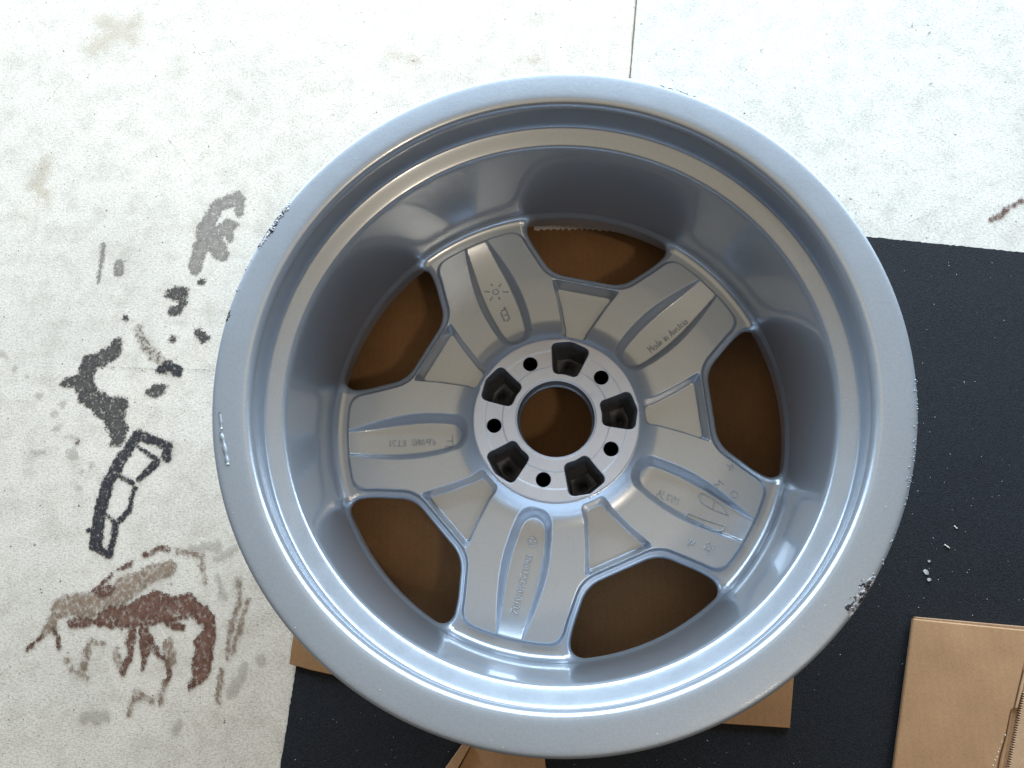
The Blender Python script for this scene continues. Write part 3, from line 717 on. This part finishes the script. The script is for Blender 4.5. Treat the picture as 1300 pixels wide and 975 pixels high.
# ------------------------------------------------------------------ damage on the flange
lipz = lambda r: np.interp(r, [217, 224, 233, 235.2, 236.2, 236.5], [0, .3, .4, -.3, -2.4, -6])
def ang_of(p): q = px(*p, 0); return math.degrees(math.atan2(q[1], q[0])), math.hypot(q[0], q[1])
def gouge(name, pa, pb, depth, seed, rough=1.2, thr=.0, rin=3.0):
    """ragged chipped patch along the flange edge between two pixels"""
    a0_, a1_ = ang_of(pa)[0], ang_of(pb)[0]
    if abs(a1_-a0_) > 180: a1_ += 360 if a1_ < a0_ else -360
    if a0_ > a1_: a0_, a1_ = a1_, a0_
    th_ = np.radians(np.arange(a0_-1.0, a1_+1.0, .09)); rr = np.arange(236.9-depth-3, 237.2, .35)
    def nz(x, y, s, o_): return np.vectorize(lambda u, v: mnoise.noise((u*s, v*s, o_)))(x, y)
    def fn_(x, y):
        r = np.hypot(x, y); a = np.degrees(np.arctan2(y, x)); a = np.where(a < a0_-20, a+360, a); a = np.where(a > a1_+20, a-360, a)
        t_ = np.clip((a-a0_)/(a1_-a0_), 0, 1); env = np.minimum(1, np.minimum(t_, 1-t_)*5)
        return (r-(237-depth*env))+nz(x, y, .35, seed)*depth*.55*env+nz(x, y, .9, seed+3)*1.2-(1-env)*2-thr
    Pq, Fq, _ = clip_polar(rr, th_, fn_)
    if len(Pq) == 0: return
    z = lipz(np.hypot(Pq[:, 0], Pq[:, 1]))+.10+rough*np.abs(nz(Pq[:, 0], Pq[:, 1], .42, seed+7))*np.clip(fn_(Pq[:, 0], Pq[:, 1])/.8, 0, 1)+.35*nz(Pq[:, 0], Pq[:, 1], 1.3, seed+11)*np.clip(fn_(Pq[:, 0], Pq[:, 1])/.6, 0, 1)
    return link(name, mesh(name, np.column_stack([Pq, z]), Fq, ZC, True), M_GOUGE, barrel)
gouge("kerb_scrape", (373, 247), (325, 322), 5.0, 3.3, .8)
gouge("kerb_scrape", (1110, 720), (1066, 785), 7.5, 8.1, .75, 1.1)
gouge("kerb_scrape", (828, 104), (892, 128), 2.6, 15.7, .5)
gouge("kerb_scrape", (292, 388), (282, 410), 3.0, 21.2, .7)
flat_lip = lambda x, y: lipz(np.hypot(x, y))
def run(pts, w, h): ridge(pts, w, "paint_run", 0, h, fn=flat_lip, parent=barrel, mat=M_LIP, taper=lambda n: .55+.45*np.abs(np.sin(np.linspace(.3, 8.5, n)))*np.minimum(1, np.minimum(np.arange(n)+.6, n-np.arange(n)-.4)/2.5))
run([(279, 523.5), (280.5, 534), (281.5, 545)], 1.3, .9); run([(280.5, 549), (284, 562), (286, 572), (289.5, 590)], 1.7, 1.2)
def blisters(name, a0_, a1_, n, seed, big=1.0):
    rnd = random.Random(seed); V, F_ = [], []
    for i in range(n):
        a = math.radians(rnd.uniform(a0_, a1_)); r = 235.6-abs(rnd.gauss(0, 1.6)); R_ = rnd.uniform(.4, 1.25)*big; c = np.array([r*math.cos(a), r*math.sin(a)]); b = len(V); el = rnd.uniform(.5, 1)
        for k, (rr, zz) in enumerate(((1, -.25), (.8, .4), (.4, .72))):
            for j in range(7):
                t_ = j/7*2*math.pi+k*.3; V.append((c[0]+math.cos(t_+a)*R_*rr*el, c[1]+math.sin(t_+a)*R_*rr, float(lipz(r))+zz*R_))
        V.append((c[0], c[1], float(lipz(r))+.8*R_))
        for k in range(2):
            for j in range(7): F_.append([b+k*7+j, b+k*7+(j+1) % 7, b+k*7+7+(j+1) % 7, b+k*7+7+j])
        for j in range(7): F_.append([b+14+j, b+14+(j+1) % 7, b+21])
    o = link(name, mesh(name, V, F_, ZC, True), M_LIP, barrel); o["kind"] = "stuff"
ar = lambda p: ang_of(p)[0]
# dust specks lodged in the bead seat and on the inner step
dp = []
for i in range(150):
    a = random.uniform(0, 6.283); r_ = random.choice((random.gauss(213.4, .5), random.uniform(203, 212.5))) if random.random() < .8 else random.uniform(218, 232)
    z_ = float(np.interp(r_, [201, 203.6, 212.6, 214.2], [-45.6, -44.2, -40.0, -38.6])) if r_ < 216 else .3
    dp.append((r_*math.cos(a), r_*math.sin(a), z_))
flakes("dust_speck", dp, (.22, .5), M_LINT, barrel, ZC, .15)
blisters("paint_blister", ar((1160, 650)), ar((1166, 480)), 60, 2, .62)
blisters("paint_blister", 151, 164, 14, 5, .8)
blisters("paint_blister", ar((1105, 750)), ar((1150, 660)), 8, 6, .8)

# ------------------------------------------------------------------ cardboard
def poly_px(pts, z): return [px(*p, z)[:2] for p in pts]
sheet = prism("cardboard_sheet", poly_px([(375, 790), (372, 808), (367, 843), (395, 851), (420, 856.5), (600, 893), (800, 912), (920, 919), (1003, 924.5), (1008, 860), (1018, 700), (1030, 420), (905, 300), (700, 262), (560, 290), (420, 420)], ZC), ZC, ZM+.2, M_CARD_SHADED, bev=.5)
tag(sheet, "brown cardboard sheet lying flat on the mat under the wheel", "cardboard")
# frayed white edge seen through one opening
V, F_ = [], []
n = 90
for i in range(n+1):
    t_ = i/n; xx = 678+118*t_; y0 = 291.5+3.2*t_*t_-2.4*math.sin(t_*3.1)+random.uniform(-.7, .9)+(1.2 if (i//3) % 2 else 0); y1 = 277+6*t_
    for yy, zz in ((y0, .1), (y0-1.0, 1.0), (y0*.5+y1*.5, 1.5+random.uniform(-.4, .4)), (y1, 1.2)):
        q = px(xx, yy, ZC+1); V.append((q[0], q[1], ZC+zz))
for i in range(n):
    for k in range(3): F_.append([i*4+k, (i+1)*4+k, (i+1)*4+k+1, i*4+k+1])
o = link("frayed_edge", mesh("frayed_edge", V, F_, ZG, False), M_TORN, sheet); o["label"] = "white frayed strip along the cardboard edge"

# folded flap poking out below the wheel
flap = prism("cardboard_flap", poly_px([(578, 985), (597, 949), (606, 940), (690, 950), (700, 1040), (560, 1040)], ZM+6), ZM+4, ZM+.2, M_CARD, bev=.4)
tag(flap, "brown cardboard flap with a folded lip on the black mat below the wheel", "cardboard")
prism("folded_lip", poly_px([(562, 980), (587.5, 944), (597, 947.5), (590, 960), (576, 985)], ZM+12), ZM+11, ZM+.3, M_CARD, flap, bev=.4)

# flattened carton at the right
ZK = ZM+9.5
def line_px(a, b, t_): return (a[0]+(b[0]-a[0])*t_, a[1]+(b[1]-a[1])*t_)
carton = empty("folded_carton", ZM)
tag(carton, "flattened brown carton with a perforated fold lying on the black mat", "carton")
cr = [(1312, 800), (1303, 850), (1288.5, 899), (1286, 906), (1279, 940), (1270.5, 975), (1262, 1015)]
prism("front_panel", poly_px([(1160, 785.5), (1240, 793.5)]+[(1312, 800.8)]+[(1299, 850), (1287.5, 899), (1283.5, 903), (1278, 930), (1270, 958), (1258, 1015), (1130, 1012)], ZK), ZK, ZK-4.0, M_CARD, carton, z0=ZM, bev=1.0)
prism("back_panel", poly_px([(1162, 783), (1420, 806), (1420, 1030), (1132, 1025)], ZK-5), ZK-5, ZM+.2, M_CARD_EDGE, carton, z0=ZM, bev=.6)
rib = [(1305, 850), (1293.5, 899), (1289, 900), (1301, 850)]
prism("fold_rib", poly_px([(1301.5, 850), (1289.5, 898.5), (1293, 899), (1306, 850)], ZK-1), ZK-1.2, ZK-4.8, M_PALE_CARD, carton, z0=ZM, bev=.8)
teeth = []; A_, B_ = (1300, 880), (1279, 985); nt2 = 34
for i in range(nt2):
    t_ = i/nt2; p = line_px(A_, B_, t_); q = line_px(A_, B_, t_+.5/nt2); teeth += [(p[0]+.2, p[1]), (q[0]+2.6, q[1])]
prism("side_flap", poly_px(teeth+[(1279, 990), (1300, 1010), (1420, 1000), (1420, 860)], ZK), ZK-.6, ZK-4.6, M_PALE_CARD, carton, z0=ZM, bev=.3)
prism("fold_channel", poly_px([(1283.5, 906), (1286.5, 905), (1282, 930), (1274, 975), (1266, 1010), (1262, 1010), (1272, 958), (1279, 932)], ZK-2.4), ZK-2.6, ZK-4.8, M_CARD, carton, z0=ZM, bev=.6)
# torn fibres along the fold
V, F_ = [], []
for i in range(8):
    t_ = .3+.7*i/8; p = (1282-22*t_+random.uniform(-1, 1), 915+62*t_+random.uniform(-2, 2)); q = px(*p, ZK); r_ = random.uniform(.35, .7); b = len(V)
    for j in range(5): V.append((q[0]+math.cos(j*1.257)*r_, q[1]+math.sin(j*1.257)*r_*1.6, ZK-.2))
    V.append((q[0], q[1], ZK+.7))
    for j in range(5): F_.append([b+j, b+(j+1) % 5, b+5])
o = link("torn_fibre", mesh("torn_fibre", V, F_, ZM, False), M_TORN, carton); o["kind"] = "stuff"

# ------------------------------------------------------------------ small things on the mat
def chip(pt, r, label):
    q = px(*pt, ZM); n = 7; V = []
    for zz, s in ((.1, 1), (1.0, .95)):
        for j in range(n):
            a = j/n*6.283; rr = r*s*(.65+.5*abs(math.sin(j*2.3+pt[0]))); V.append((q[0]+math.cos(a)*rr, q[1]+math.sin(a)*rr, ZM+zz+.4*math.sin(a*2)*zz))
    F_ = [list(range(n))[::-1], list(range(n, 2*n))]+[[j, (j+1) % n, n+(j+1) % n, n+j] for j in range(n)]
    o = link("paint_chip", mesh("paint_chip", V, F_, ZG, False), M_FLECK); tag(o, label, "chip", "paint chips on the mat"); return o
chip((1175.5, 726.5), 2.6, "largest pale paint chip of the cluster on the black mat"); chip((1179.5, 712.5), 1.3, "tiny pale paint chip in the cluster on the black mat"); chip((1179.5, 736), 1.8, "pale paint chip nearest the carton in the cluster on the mat")
def thread(pts, w, label):
    C = np.array([px(*p, ZM) for p in pts]); V, F_ = [], []
    D = []
    for i in range(len(C)-1):
        for k in range(6): D.append(C[i]+(C[i+1]-C[i])*k/6)
    D.append(C[-1]); D = np.array(D); T = np.gradient(D[:, :2], axis=0); T /= np.linalg.norm(T, axis=1)[:, None]; Nn = np.stack([-T[:, 1], T[:, 0]], 1); n = len(D)
    for i in range(n):
        for j in range(6):
            a = j/6*6.283; V.append((*(D[i, :2]+Nn[i]*math.cos(a)*w), ZM+w*1.1+math.sin(a)*w+.4*math.sin(i*.5)**2))
    for i in range(n-1):
        for j in range(6): F_.append([i*6+j, i*6+(j+1) % 6, (i+1)*6+(j+1) % 6, (i+1)*6+j])
    o = link("lint_thread", mesh("lint_thread", V, F_, ZG), M_LINT); return tag(o, label, "lint", "lint threads on the mat")
thread([(1198.5, 691.5), (1201, 693), (1205, 696)], .55, "short bent white lint thread beside the paint chips on the mat")
thread([(1211, 667.5), (1213, 670), (1215, 671)], .5, "shorter white lint thread on bare black mat between wheel and chips")
